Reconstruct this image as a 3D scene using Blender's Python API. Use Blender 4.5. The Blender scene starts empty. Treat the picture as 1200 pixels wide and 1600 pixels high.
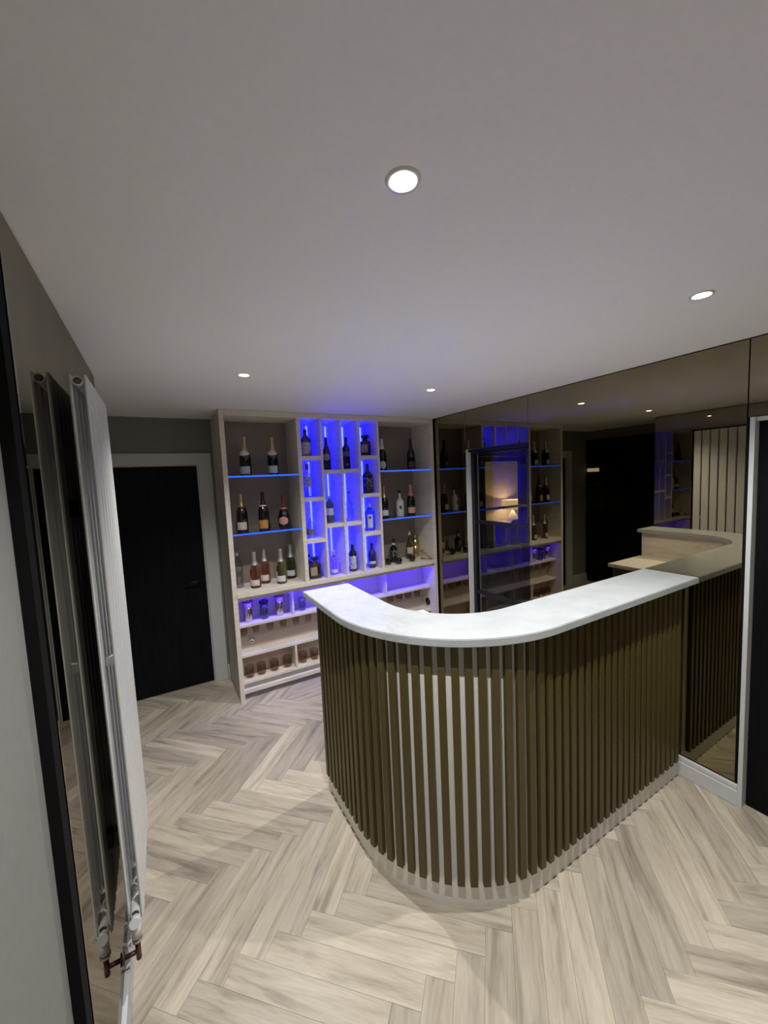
import bpy, bmesh, math, random
from mathutils import Vector, Matrix
random.seed(7)
C = bpy.context.scene.collection
PI = math.pi
H = 2.4                                   # ceiling height

# ------------------------------------------------------------------ camera
cam_d = bpy.data.cameras.new('camera'); cam = bpy.data.objects.new('camera', cam_d); C.objects.link(cam)
cam_d.sensor_fit = 'VERTICAL'; cam_d.sensor_height = 36; cam_d.lens = 609.03 / 1600 * 36
cam_d.clip_start = 0.01
yaw, pitch, roll = (math.radians(a) for a in (29.5866, -4.8840, -2.5614))
fwd = Vector((math.sin(yaw) * math.cos(pitch), math.cos(yaw) * math.cos(pitch), math.sin(pitch)))
rgt = Vector((math.cos(yaw), -math.sin(yaw), 0)); upv = rgt.cross(fwd)
r2 = math.cos(roll) * rgt + math.sin(roll) * upv; u2 = -math.sin(roll) * rgt + math.cos(roll) * upv
cam.matrix_world = Matrix(((r2.x, u2.x, -fwd.x, -2.5131), (r2.y, u2.y, -fwd.y, -3.2956), (r2.z, u2.z, -fwd.z, 1.8028), (0, 0, 0, 1)))
bpy.context.scene.camera = cam

# ------------------------------------------------------------------ world, exposure, light levels
w = bpy.data.worlds.new('world'); bpy.context.scene.world = w; w.use_nodes = True
w.node_tree.nodes['Background'].inputs[0].default_value = (0.010, 0.010, 0.012, 1)
vs = bpy.context.scene.view_settings
vs.view_transform = 'Standard'; vs.look = 'None'; vs.gamma = 1; vs.use_curve_mapping = False
vs.exposure = 0.42
SPOT_W = 74.0            # each ceiling downlight
BACK_FILL_W = 180.0           # added unseen fill lamp behind the viewer, narrower beam
SPOT_COL = (1.0, 0.985, 0.955)
LAMP_W = 5.5            # table lamp in the far room
LED = 120.0               # blue strips in the bottle cells

# ------------------------------------------------------------------ materials
MATS = {}
def nodes_of(name):
    m = bpy.data.materials.new(name); m.use_nodes = True; nt = m.node_tree
    return m, nt, nt.nodes['Principled BSDF']
def N(nt, t, **kw):
    n = nt.nodes.new(t)
    for k, v in kw.items():
        if k in n.inputs: n.inputs[k].default_value = v
        else: setattr(n, k, v)
    return n
def ramp(nt, stops):
    r = nt.nodes.new('ShaderNodeValToRGB'); e = r.color_ramp.elements
    while len(e) < len(stops): e.new(0.5)
    for el, (p, c) in zip(e, stops): el.position = p; el.color = (*c, 1)
    return r
def plain(name, col, rough=0.5, metal=0.0, var=0.06, scale=30, spec=0.5, bump=0.0, coat=0.0):
    """painted / plain surface with a little procedural mottling"""
    if name in MATS: return MATS[name]
    m, nt, b = nodes_of(name); L = nt.links
    tc = N(nt, 'ShaderNodeTexCoord'); no = N(nt, 'ShaderNodeTexNoise', Scale=scale, Detail=4.0)
    L.new(tc.outputs['Object'], no.inputs['Vector'])
    r = ramp(nt, [(0.3, tuple(c * (1 - var) for c in col)), (0.7, tuple(min(1, c * (1 + var)) for c in col))])
    L.new(no.outputs['Fac'], r.inputs[0]); L.new(r.outputs[0], b.inputs['Base Color'])
    b.inputs['Roughness'].default_value = rough; b.inputs['Metallic'].default_value = metal
    b.inputs['Specular IOR Level'].default_value = spec; b.inputs['Coat Weight'].default_value = coat
    if bump:
        bp = N(nt, 'ShaderNodeBump', Strength=bump, Distance=0.002); L.new(no.outputs['Fac'], bp.inputs['Height']); L.new(bp.outputs[0], b.inputs['Normal'])
    MATS[name] = m; return m
def wood(name, cols, stretch=(1.2, 14, 14), rough=0.45, rnd=True, streak=True):
    """grain along local X; a random offset and tone for every object"""
    if name in MATS: return MATS[name]
    m, nt, b = nodes_of(name); L = nt.links
    tc = N(nt, 'ShaderNodeTexCoord'); mp = N(nt, 'ShaderNodeMapping'); oi = N(nt, 'ShaderNodeObjectInfo')
    mp.inputs['Scale'].default_value = stretch
    if rnd:
        mu = N(nt, 'ShaderNodeMath', operation='MULTIPLY'); mu.inputs[1].default_value = 97.0
        cx = N(nt, 'ShaderNodeCombineXYZ'); L.new(oi.outputs['Random'], mu.inputs[0])
        for k in range(3): L.new(mu.outputs[0], cx.inputs[k])
        L.new(cx.outputs[0], mp.inputs['Location'])
    L.new(tc.outputs['Object'], mp.inputs['Vector'])
    n1 = N(nt, 'ShaderNodeTexNoise', Scale=1.6, Detail=5.0, Roughness=0.6, Distortion=0.6)
    L.new(mp.outputs[0], n1.inputs['Vector'])
    r = ramp(nt, [(0.30, cols[0]), (0.46, cols[1]), (0.62, cols[2])]); L.new(n1.outputs['Fac'], r.inputs[0])
    n2 = N(nt, 'ShaderNodeTexNoise', Scale=9.0, Detail=6.0, Roughness=0.7); L.new(mp.outputs[0], n2.inputs['Vector'])
    r2_ = ramp(nt, [(0.35, (0.80, 0.80, 0.80)), (0.60, (1.0, 1.0, 1.0))]); L.new(n2.outputs['Fac'], r2_.inputs[0])
    mx = N(nt, 'ShaderNodeMix', data_type='RGBA', blend_type='MULTIPLY'); mx.inputs[0].default_value = 0.6
    L.new(r.outputs[0], mx.inputs[6]); L.new(r2_.outputs[0], mx.inputs[7])
    out = mx.outputs[2]
    if rnd:
        r3 = ramp(nt, [(0.0, (0.74, 0.72, 0.71)), (0.5, (0.96, 0.94, 0.91)), (1.0, (1.1, 1.08, 1.04))])
        L.new(oi.outputs['Random'], r3.inputs[0])
        m2 = N(nt, 'ShaderNodeMix', data_type='RGBA', blend_type='MULTIPLY'); m2.inputs[0].default_value = 1.0
        L.new(out, m2.inputs[6]); L.new(r3.outputs[0], m2.inputs[7]); out = m2.outputs[2]
    L.new(out, b.inputs['Base Color']); b.inputs['Roughness'].default_value = rough
    bp = N(nt, 'ShaderNodeBump', Strength=0.08, Distance=0.001); L.new(n2.outputs['Fac'], bp.inputs['Height']); L.new(bp.outputs[0], b.inputs['Normal'])
    MATS[name] = m; return m
def glass(name, col, rough=0.0, ior=1.45):
    if name in MATS: return MATS[name]
    m, nt, b = nodes_of(name); L = nt.links
    no = N(nt, 'ShaderNodeTexNoise', Scale=12.0); r = ramp(nt, [(0.3, tuple(c * 0.96 for c in col)), (0.7, col)])
    L.new(no.outputs['Fac'], r.inputs[0]); L.new(r.outputs[0], b.inputs['Base Color'])
    b.inputs['Transmission Weight'].default_value = 1.0; b.inputs['Roughness'].default_value = rough; b.inputs['IOR'].default_value = ior
    MATS[name] = m; return m
def pane_mat(name, tint, refl=0.10):
    """flat clear pane: lets light straight through, reflects a little"""
    if name in MATS: return MATS[name]
    m = bpy.data.materials.new(name); m.use_nodes = True; nt = m.node_tree; nt.nodes.clear(); L = nt.links
    o = N(nt, 'ShaderNodeOutputMaterial'); t = N(nt, 'ShaderNodeBsdfTransparent'); t.inputs[0].default_value = (*tint, 1)
    g = N(nt, 'ShaderNodeBsdfGlossy', Roughness=0.0); g.inputs['Color'].default_value = (1, 1, 1, 1)
    mx = N(nt, 'ShaderNodeMixShader'); fr = N(nt, 'ShaderNodeFresnel', IOR=1.5)
    ad = N(nt, 'ShaderNodeMath', operation='ADD'); ad.inputs[1].default_value = refl
    ge = N(nt, 'ShaderNodeNewGeometry'); iv = N(nt, 'ShaderNodeMath', operation='SUBTRACT'); iv.inputs[0].default_value = 1.0
    mu = N(nt, 'ShaderNodeMath', operation='MULTIPLY'); L.new(ge.outputs['Backfacing'], iv.inputs[1]); L.new(ad.outputs[0], mu.inputs[0]); L.new(iv.outputs[0], mu.inputs[1])
    L.new(fr.outputs[0], ad.inputs[0]); L.new(mu.outputs[0], mx.inputs[0]); L.new(t.outputs[0], mx.inputs[1]); L.new(g.outputs[0], mx.inputs[2]); L.new(mx.outputs[0], o.inputs[0])
    MATS[name] = m; return m
def mirror_mat(name, col):
    if name in MATS: return MATS[name]
    m = bpy.data.materials.new(name); m.use_nodes = True; nt = m.node_tree; nt.nodes.clear(); L = nt.links
    o = N(nt, 'ShaderNodeOutputMaterial'); g = N(nt, 'ShaderNodeBsdfGlossy', Roughness=0.0)
    tc = N(nt, 'ShaderNodeTexCoord'); no = N(nt, 'ShaderNodeTexNoise', Scale=3.0, Detail=5.0)
    L.new(tc.outputs['Object'], no.inputs['Vector'])
    r = ramp(nt, [(0.35, tuple(c * 0.95 for c in col)), (0.65, tuple(c * 1.05 for c in col))])
    L.new(no.outputs['Fac'], r.inputs[0]); L.new(r.outputs[0], g.inputs['Color']); L.new(g.outputs[0], o.inputs[0])
    MATS[name] = m; return m
def emit(name, col, s):
    if name in MATS: return MATS[name]
    m = bpy.data.materials.new(name); m.use_nodes = True; nt = m.node_tree; nt.nodes.clear()
    o = N(nt, 'ShaderNodeOutputMaterial'); e = N(nt, 'ShaderNodeEmission', Strength=s); e.inputs['Color'].default_value = (*col, 1)
    nt.links.new(e.outputs[0], o.inputs[0]); MATS[name] = m; return m
def label_mat(name, paper, ink, sx=90, sz=240, thr=0.60):
    """printed paper: small illegible marks in the middle band"""
    if name in MATS: return MATS[name]
    m, nt, b = nodes_of(name); L = nt.links
    tc = N(nt, 'ShaderNodeTexCoord'); mp = N(nt, 'ShaderNodeMapping'); mp.inputs['Scale'].default_value = (sx, sx, sz)
    no = N(nt, 'ShaderNodeTexNoise', Scale=1.0, Detail=2.0)
    L.new(tc.outputs['Object'], mp.inputs['Vector']); L.new(mp.outputs[0], no.inputs['Vector'])
    r = ramp(nt, [(thr - 0.03, paper), (thr + 0.03, ink)]); L.new(no.outputs['Fac'], r.inputs[0]); L.new(r.outputs[0], b.inputs['Base Color'])
    b.inputs['Roughness'].default_value = 0.6; MATS[name] = m; return m
def quartz():
    m, nt, b = nodes_of('white veined quartz'); L = nt.links
    tc = N(nt, 'ShaderNodeTexCoord')
    n0 = N(nt, 'ShaderNodeTexNoise', Scale=2.2, Detail=6.0, Roughness=0.7, Distortion=1.5)
    L.new(tc.outputs['Object'], n0.inputs['Vector'])
    r = ramp(nt, [(0.46, (0.445, 0.465, 0.47)), (0.50, (0.37, 0.39, 0.40)), (0.53, (0.445, 0.465, 0.47))]); L.new(n0.outputs['Fac'], r.inputs[0])
    n1 = N(nt, 'ShaderNodeTexNoise', Scale=9.0, Detail=5.0); L.new(tc.outputs['Object'], n1.inputs['Vector'])
    r1 = ramp(nt, [(0.35, (0.90, 0.92, 0.92)), (0.6, (1, 1, 1))]); L.new(n1.outputs['Fac'], r1.inputs[0])
    mx = N(nt, 'ShaderNodeMix', data_type='RGBA', blend_type='MULTIPLY'); mx.inputs[0].default_value = 1.0
    n2 = N(nt, 'ShaderNodeTexNoise', Scale=1.1, Detail=2.0); L.new(tc.outputs['Object'], n2.inputs['Vector'])
    m3 = N(nt, 'ShaderNodeMix', data_type='RGBA'); m3.inputs[6].default_value = (0.445, 0.465, 0.47, 1)
    r4 = ramp(nt, [(0.42, (0, 0, 0)), (0.6, (1, 1, 1))]); L.new(n2.outputs['Fac'], r4.inputs[0]); L.new(r4.outputs[0], m3.inputs[0]); L.new(r.outputs[0], m3.inputs[7])
    L.new(m3.outputs[2], mx.inputs[6]); L.new(r1.outputs[0], mx.inputs[7]); L.new(mx.outputs[2], b.inputs['Base Color'])
    b.inputs['Roughness'].default_value = 0.25; return m

M_CEIL = plain('white ceiling paint', (0.84, 0.845, 0.86), 0.9, var=0.015, scale=60, spec=0.2)
M_GREY = plain('warm grey wall paint', (0.24, 0.237, 0.225), 0.8, var=0.03, scale=40, spec=0.2)
M_TRIM = plain('pale grey satin woodwork', (0.60, 0.62, 0.62), 0.35, var=0.02)
M_WHITE = plain('white gloss lining', (0.72, 0.72, 0.71), 0.35, var=0.02)
M_BLACK = plain('black stained wood', (0.004, 0.004, 0.005), 0.6, var=0.2, spec=0.12)
M_BLACKM = plain('black powder coated metal', (0.010, 0.010, 0.012), 0.35, var=0.1, spec=0.4)
M_BACK = plain('black mirror backing', (0.008, 0.008, 0.008), 0.8, spec=0.1)
M_MIR_R = mirror_mat('bronze mirror', (0.27, 0.238, 0.160))
M_MIR_L = mirror_mat('grey bronze mirror', (0.37, 0.35, 0.31))
M_CREAM = wood('cream grained board', [(0.66, 0.60, 0.52), (0.74, 0.68, 0.60), (0.78, 0.73, 0.65)], (3, 3, 22), 0.5, rnd=False)
M_TAUPE = plain('taupe back panel', (0.26, 0.212, 0.18), 0.45, var=0.06, scale=8)
M_FLOOR = wood('pale oak plank', [(0.31, 0.265, 0.21), (0.49, 0.435, 0.355), (0.59, 0.535, 0.445)], (1.6, 15, 15), 0.42)
M_JOINT = plain('floor underlay', (0.20, 0.17, 0.14), 0.8)
M_SLAT = plain('bronze brown slat', (0.080, 0.059, 0.015), 0.45, var=0.10, scale=60, spec=0.4)
M_CORE = plain('pale bar cladding', (0.80, 0.79, 0.74), 0.5, var=0.03)
M_RAD = plain('white enamel radiator', (0.70, 0.71, 0.71), 0.35, var=0.02)
M_COPPER = plain('dull copper pipe', (0.10, 0.042, 0.034), 0.35, metal=0.6, var=0.15)
M_STEEL = plain('polished steel', (0.62, 0.56, 0.50), 0.18, metal=1.0, var=0.05)
M_BRASS = plain('brushed brass', (0.50, 0.38, 0.17), 0.25, metal=1.0, var=0.08)
M_LEDC = emit('blue led strip', (0.0030, 0.0042, 1.0), LED)
M_LEDW = emit('blue led strip under worktop', (0.030, 0.008, 1.0), LED * 0.36)
M_EDGE = emit('emissive glass edge', (0.030, 0.12, 1.0), 1.0)
M_LENS = emit('downlight lens', (1.0, 0.97, 0.92), 40.0)
M_QUARTZ = quartz()

# ------------------------------------------------------------------ mesh helpers
def finish(name, bm, mat, parent=None, smooth=False, loc=None):
    me = bpy.data.meshes.new(name)
    bmesh.ops.recalc_face_normals(bm, faces=bm.faces)
    bm.to_mesh(me); bm.free()
    if mat: me.materials.append(mat)
    if smooth:
        for p in me.polygons: p.use_smooth = len(p.vertices) <= 4
    o = bpy.data.objects.new(name, me); C.objects.link(o)
    if parent: o.parent = parent
    if loc: o.location = loc
    return o
def add_box(bm, x0, x1, y0, y1, z0, z1, bev=0.0):
    t = bmesh.new(); g = bmesh.ops.create_cube(t, size=1)
    for v in t.verts: v.co = Vector(((x0 + x1) / 2 + v.co.x * (x1 - x0), (y0 + y1) / 2 + v.co.y * (y1 - y0), (z0 + z1) / 2 + v.co.z * (z1 - z0)))
    if bev: bmesh.ops.bevel(t, geom=list(t.edges), offset=bev, segments=1, affect='EDGES')
    me = bpy.data.meshes.new('t'); t.to_mesh(me); t.free(); bm.from_mesh(me); bpy.data.meshes.remove(me)
def box(name, x0, x1, y0, y1, z0, z1, mat, parent=None, bev=0.0):
    bm = bmesh.new(); add_box(bm, x0, x1, y0, y1, z0, z1, bev); return finish(name, bm, mat, parent)
def boxes(name, lst, mat, parent=None, bev=0.0):
    bm = bmesh.new()
    for b in lst: add_box(bm, *b, bev)
    return finish(name, bm, mat, parent)
def add_tube(bm, pts, r, n=10, caps=True):
    pts = [Vector(p) for p in pts]; rings = []
    for i, p in enumerate(pts):
        d = (pts[min(i + 1, len(pts) - 1)] - pts[max(i - 1, 0)]).normalized()
        a = d.orthogonal().normalized() if i == 0 else (rings_a - d * rings_a.dot(d)).normalized()
        rings_a = a; b = d.cross(a)
        rings.append([bm.verts.new(p + (a * math.cos(2 * PI * k / n) + b * math.sin(2 * PI * k / n)) * r) for k in range(n)])
    for A, B in zip(rings, rings[1:]):
        for k in range(n): bm.faces.new((A[k], A[(k + 1) % n], B[(k + 1) % n], B[k]))
    if caps: bm.faces.new(rings[0]); bm.faces.new(rings[-1])
def tube(name, pts, r, mat, parent=None, n=10):
    bm = bmesh.new(); add_tube(bm, pts, r, n); return finish(name, bm, mat, parent, True)
def rad_at(r, a, sq, asp):
    c, s = math.cos(a), math.sin(a)
    k = (abs(c) ** sq + abs(s) ** sq) ** (-1 / sq) if sq > 2 else 1.0
    return r * k * c, r * k * s * asp
def lathe(name, prof, mat, parent=None, sq=2, asp=1.0, n=20, loc=None, close=True):
    bm = bmesh.new(); rings = []
    for r, z in prof:
        if r < 1e-5: rings.append([bm.verts.new((0, 0, z))])
        else: rings.append([bm.verts.new((*rad_at(r, 2 * PI * k / n, sq, asp), z)) for k in range(n)])
    for A, B in zip(rings, rings[1:]):
        for k in range(n):
            f = [A[k % len(A)], A[(k + 1) % len(A)], B[(k + 1) % len(B)], B[k % len(B)]]
            f = list(dict.fromkeys(f))
            if len(f) > 2: bm.faces.new(f)
    if close:
        for R_ in (rings[0], rings[-1]):
            if len(R_) > 2: bm.faces.new(R_)
    return finish(name, bm, mat, parent, True, loc)
def prof_r(prof, z):
    for (ra, za), (rb, zb) in zip(prof, prof[1:]):
        if za <= z <= zb and zb > za: return ra + (rb - ra) * (z - za) / (zb - za)
    return prof[-1][0]
def label(prof, z0, z1, half, mat, parent, face=-PI / 2 - 0.35, sq=2, asp=1.0, oval=False, off=0.0008, name='label'):
    """a paper label wrapped on the bottle, a real thin shell"""
    bm = bmesh.new(); nu, nv = 12, 8; g = []
    for j in range(nv + 1):
        row = []; t = j / nv; z = z0 + (z1 - z0) * t
        h = half * (math.sqrt(max(0.0, 1 - (2 * t - 1) ** 2)) if oval else 1.0)
        h = max(h, 0.02)
        for i in range(nu + 1):
            a = face - h + 2 * h * i / nu
            x, y = rad_at(prof_r(prof, z) + off, a, sq, asp); row.append(bm.verts.new((x, y, z)))
        g.append(row)
    for j in range(nv):
        for i in range(nu): bm.faces.new((g[j][i], g[j][i + 1], g[j + 1][i + 1], g[j + 1][i]))
    r = bmesh.ops.extrude_face_region(bm, geom=list(bm.faces))
    for v in [e for e in r['geom'] if isinstance(e, bmesh.types.BMVert)]:
        d = Vector((v.co.x, v.co.y, 0)).normalized(); v.co += d * 0.0005
    return finish(name, bm, mat, parent, True)
def empty(name, loc=(0, 0, 0), label_=None, cat=None, group=None, rz=0.0):
    o = bpy.data.objects.new(name, None); C.objects.link(o); o.location = loc; o.rotation_euler = (0, 0, rz); o.empty_display_size = 0.05
    if label_: tag(o, label_, cat, group)
    return o
def tag(o, label_, cat, group=None):
    o['label'] = label_; o['category'] = cat
    if group: o['group'] = group
    return o
def structure(o, lab=None):
    o['kind'] = 'structure'
    if lab: o['label'] = lab
    return o
def copy_tree(o, parent=None):
    c = o.copy(); C.objects.link(c)
    if parent: c.parent = parent
    for ch in list(o.children): copy_tree(ch, c)
    return c

# ================================================================== SETTING
XL = -2.76                                # face of the left mirror
YM0, YM1 = -2.19, -0.77                   # left mirror, near and far edge
YD = 0.544                                # far wall with the black door
XA = -3.45                                # left end of the alcove
YB = -5.6                                 # wall behind the camera
# ---- ceiling and walls
c_ = structure(box('ceiling', XA - 0.1, 0.16, YB - 0.1, YD + 0.12, H, H + 0.1, M_CEIL), 'plain white painted ceiling with recessed downlights')
structure(boxes('wall_far', [(XA - 0.1, -2.955, YD, YD + 0.12, 0, H), (-2.191, 0.02, YD, YD + 0.12, 0, H), (-2.955, -2.191, YD, YD + 0.12, 2.014, H)], M_GREY), 'warm grey far wall around the black door')
structure(boxes('wall_left', [(XL - 0.16, XL - 0.022, YB, YM1 - 0.0, 0, H)], M_GREY), 'warm grey left wall that carries the mirror')
structure(box('wall_alcove', XA - 0.1, XA, YM1 - 0.6, YD, 0, H, M_GREY), 'grey end wall of the recess left of the far door')
structure(box('wall_recess', XA, XL - 0.16, YM1 - 0.7, YM1 - 0.6, 0, H, M_GREY), 'grey return wall inside the dark recess')
structure(box('wall_back', XL - 0.1, 0.1, YB - 0.1, YB, 0, H, M_GREY), 'warm grey wall behind the viewer')
D1a, D1b, DT = -1.192, -0.470, 2.036      # glazed doorway in the mirror wall
D2a, D2b, DT2 = -3.42, -2.520, 2.020      # black doorway at right
structure(boxes('wall_right', [(0.007, 0.12, D1b + 0.022, YD, 0, H), (0.007, 0.12, D2b, D1a - 0.022, 0, H), (0.007, 0.12, YB, D2a, 0, H),
                               (0.007, 0.12, D1a - 0.022, D1b + 0.022, DT + 0.02, H), (0.007, 0.12, D2a, D2b, DT2, H)], M_BACK), 'right wall faced with bronze mirror panels')
# ---- bronze mirror panels
def mirror(name, x0, x1, y0, y1, z0, z1, mat, lab, group=None):
    o = box(name, x0, x1, y0, y1, z0, z1, mat, bev=0.0015); tag(o, lab, 'mirror'); return o
ZB = 0.120
mirror('mirror_panel', 0.0, 0.0065, D1b + 0.003, -0.001, ZB, H - 0.006, M_MIR_R, 'tall narrow bronze mirror strip between the lit shelving and the glazed door')
mirror('mirror_panel', 0.0, 0.0065, D1a + 0.002, D1b - 0.001, DT + 0.003, H - 0.006, M_MIR_R, 'short bronze mirror panel over the glazed door')
mirror('mirror_panel', 0.0, 0.0065, D2b + 0.018, D1a - 0.001, ZB, H - 0.006, M_MIR_R, 'large bronze mirror panel behind the marble end of the bar')
mirror('mirror_panel', 0.0, 0.0065, D2a, D2b + 0.014, DT2 + 0.003, H - 0.006, M_MIR_R, 'bronze mirror panel over the black doorway at far right')
ml = mirror('mirror_panel', -0.006, 0, -(YM1 - YM0) / 2, (YM1 - YM0) / 2, ZB, H - 0.004, M_MIR_L, 'bronze mirror panel on the left wall behind the tall white radiator')
ml.location = (XL - 0.001, (YM0 + YM1) / 2, 0); ml.rotation_euler = (0, 0, math.radians(0.4))     # not quite square to the room
structure(boxes('trim_1', [(XL - 0.022, XL - 0.0175, YM0 - 0.002, YM1, 0, H)], M_BACK), 'black backing of the left mirror')
structure(boxes('trim_2', [(XL - 0.022, XL + 0.0005, YM0 - 0.050, YM0 - 0.003, 0, H)], M_BACK), 'black upright strip at the near edge of the left mirror')
# ---- baseboards
def skirting(name, lst):
    return structure(boxes(name, lst, M_TRIM, bev=0.0025))
skirting('baseboard_right', [(-0.018, 0.006, D2b, D1a - 0.01, 0, 0.084), (-0.012, 0.006, D2b + 0.003, D1a - 0.01, 0.085, 0.112),
                             (-0.018, 0.006, D1b + 0.01, -0.004, 0, 0.084), (-0.012, 0.006, D1b + 0.01, -0.004, 0.085, 0.112)])
skirting('baseboard_left', [(XL - 0.006, XL + 0.014, YM0 + 0.0, YM1, 0, 0.108)])
skirting('baseboard_far', [(-2.099, -2.081, YD - 0.018, YD, 0, 0.13), (XA, -3.06, YD - 0.018, YD, 0, 0.13)])
# ---- glazed doors: lining, leaf frame, bars, panes
def glazed_door(name, y0, y1, top, x0, depth, bars, lab):
    d = structure(empty(name, (x0, (y0 + y1) / 2, 0)), lab); yc = (y0 + y1) / 2
    Wd = (y1 - y0) / 2
    boxes('door_lining', [(0.0075, depth, Wd, Wd + 0.020, 0, top + 0.018), (0.0075, depth, -Wd - 0.020, -Wd, 0, top + 0.018), (0.0075, depth, -Wd, Wd, top, top + 0.018)], M_WHITE, d)
    a, b, t = -Wd + 0.003, Wd - 0.003, top - 0.003
    x_, X_ = 0.062, 0.100
    boxes('door_frame', [(x_, X_, b - 0.042, b, 0.004, t), (x_, X_, a, a + 0.042, 0.004, t), (x_, X_, a + 0.042, b - 0.042, t - 0.042, t), (x_, X_, a + 0.042, b - 0.042, 0.004, 0.06)], M_BLACKM, d)
    zs = [0.06] + [z for z in bars] + [t - 0.042]
    for z in bars: box('glazing_bar', x_ + 0.004, X_ - 0.004, a + 0.043, b - 0.043, z - 0.016, z + 0.016, M_BLACKM, d)
    for i in range(len(zs) - 1):
        e0 = 0.001 if i == 0 else 0.017; e1 = 0.001 if i == len(zs) - 2 else 0.017
        box('glass_pane', 0.079, 0.083, a + 0.043, b - 0.043, zs[i] + e0, zs[i + 1] - e1, M_PANE, d)
    return d
M_PANE = pane_mat('clear door glass', (0.86, 0.86, 0.88), 0.03)
glazed_door('door_1', D1a, D1b, DT, 0.0, 0.16, (0.675, 1.356), 'black framed glazed door in a white lining within the mirror wall')
boxes('trim_3', [(-0.010, 0.058, D1a + 0.002, D1b - 0.045, DT - 0.026, DT - 0.003)], M_BLACKM)['kind'] = 'structure'
# ---- black door at right
d2 = structure(empty('door_2', (0, (D2a + D2b) / 2, 0)), 'black panelled door in a white lining at far right'); Wd = (D2b - D2a) / 2
boxes('door_lining', [(-0.016, 0.12, Wd - 0.018, Wd + 0.001, 0, DT2 - 0.001), (0, 0.12, -Wd, -Wd + 0.018, 0, DT2 - 0.001), (0, 0.12, -Wd + 0.018, Wd - 0.018, DT2 - 0.02, DT2 - 0.001)], M_TRIM, d2)
box('door_leaf', 0.034, 0.074, -Wd + 0.020, Wd - 0.020, 0.004, DT2 - 0.022, M_BLACK, d2)
for k in range(3):
    y_ = Wd - 0.06 - k * 0.265
    box('door_panel', 0.030, 0.034, y_ - 0.245, y_, 0.12, DT2 - 0.14, M_BLACK, d2, 0.001)
tube('door_handle', [(0.03, -Wd + 0.08, 1.0), (-0.03, -Wd + 0.08, 1.0), (-0.03, -Wd + 0.2, 1.0)], 0.009, M_BLACKM, d2)
# ---- black door in the far wall
d3 = structure(empty('door_3', (-2.573, YD, 0)), 'black wood grained flush door in a pale grey frame on the far wall')
M_DOOR = wood('black grained door', [(0.0045, 0.0045, 0.006), (0.007, 0.007, 0.009), (0.010, 0.010, 0.012)], (30, 30, 1.4), 0.6, rnd=False)
M_DOOR.node_tree.nodes['Principled BSDF'].inputs['Specular IOR Level'].default_value = 0.12
boxes('door_frame', [(0.352, 0.381, 0.0, 0.12, 0, 2.013), (-0.381, -0.352, 0.0, 0.12, 0, 2.013), (-0.352, 0.352, 0.0, 0.12, 1.992, 2.013)], M_TRIM, d3)
boxes('architrave', [(0.362, 0.470, -0.018, -0.0005, 0, 2.10), (-0.470, -0.362, -0.018, -0.0005, 0, 2.10), (-0.362, 0.362, -0.018, -0.0005, 2.003, 2.10)], M_TRIM, d3, 0.002)
box('door_leaf', -0.350, 0.350, 0.020, 0.06, 0.004, 1.989, M_DOOR, d3)
tube('door_handle', [(0.30, 0.02, 0.965), (0.30, -0.035, 0.965), (0.285, -0.045, 0.965), (0.18, -0.045, 0.965)], 0.008, M_BLACKM, d3)
# ---- hall and the lit room seen through the glazed door
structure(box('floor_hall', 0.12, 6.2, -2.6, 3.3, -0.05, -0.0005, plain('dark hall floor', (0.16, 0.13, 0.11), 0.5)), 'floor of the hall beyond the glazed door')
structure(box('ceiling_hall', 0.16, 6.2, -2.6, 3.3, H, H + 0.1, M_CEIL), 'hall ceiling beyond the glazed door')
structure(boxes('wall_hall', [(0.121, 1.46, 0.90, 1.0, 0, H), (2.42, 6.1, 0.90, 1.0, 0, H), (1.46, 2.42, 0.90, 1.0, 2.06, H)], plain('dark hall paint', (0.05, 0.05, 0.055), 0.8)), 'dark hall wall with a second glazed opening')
structure(boxes('wall_lamp_room', [(0.12, 6.1, 3.0, 3.1, 0, H), (6.1, 6.2, -2.6, 3.1, 0, H), (0.12, 6.1, -2.6, -2.5, 0, H)], plain('cream room paint', (0.62, 0.57, 0.47), 0.8)), 'cream wall lit by the table lamp')
d4 = structure(empty('door_4', (1.94, 0.90, 0)), 'black framed glazed screen at the end of the hall')
boxes('door_frame', [(-0.475, -0.37, -0.01, 0.05, 0, 2.05), (0.37, 0.475, -0.01, 0.05, 0, 2.05), (-0.37, 0.37, -0.01, 0.05, 1.98, 2.05), (-0.37, 0.37, -0.01, 0.05, 0, 0.09)], M_BLACKM, d4)
box('glazing_bar', -0.369, 0.369, 0.0, 0.04, 1.272, 1.306, M_BLACKM, d4); box('glazing_bar', -0.369, 0.369, 0.0, 0.04, 0.66, 0.69, M_BLACKM, d4)
for z0, z1 in ((0.091, 0.659), (0.691, 1.271), (1.307, 1.979)): box('glass_pane', -0.369, 0.369, 0.018, 0.022, z0, z1, M_PANE, d4)

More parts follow.
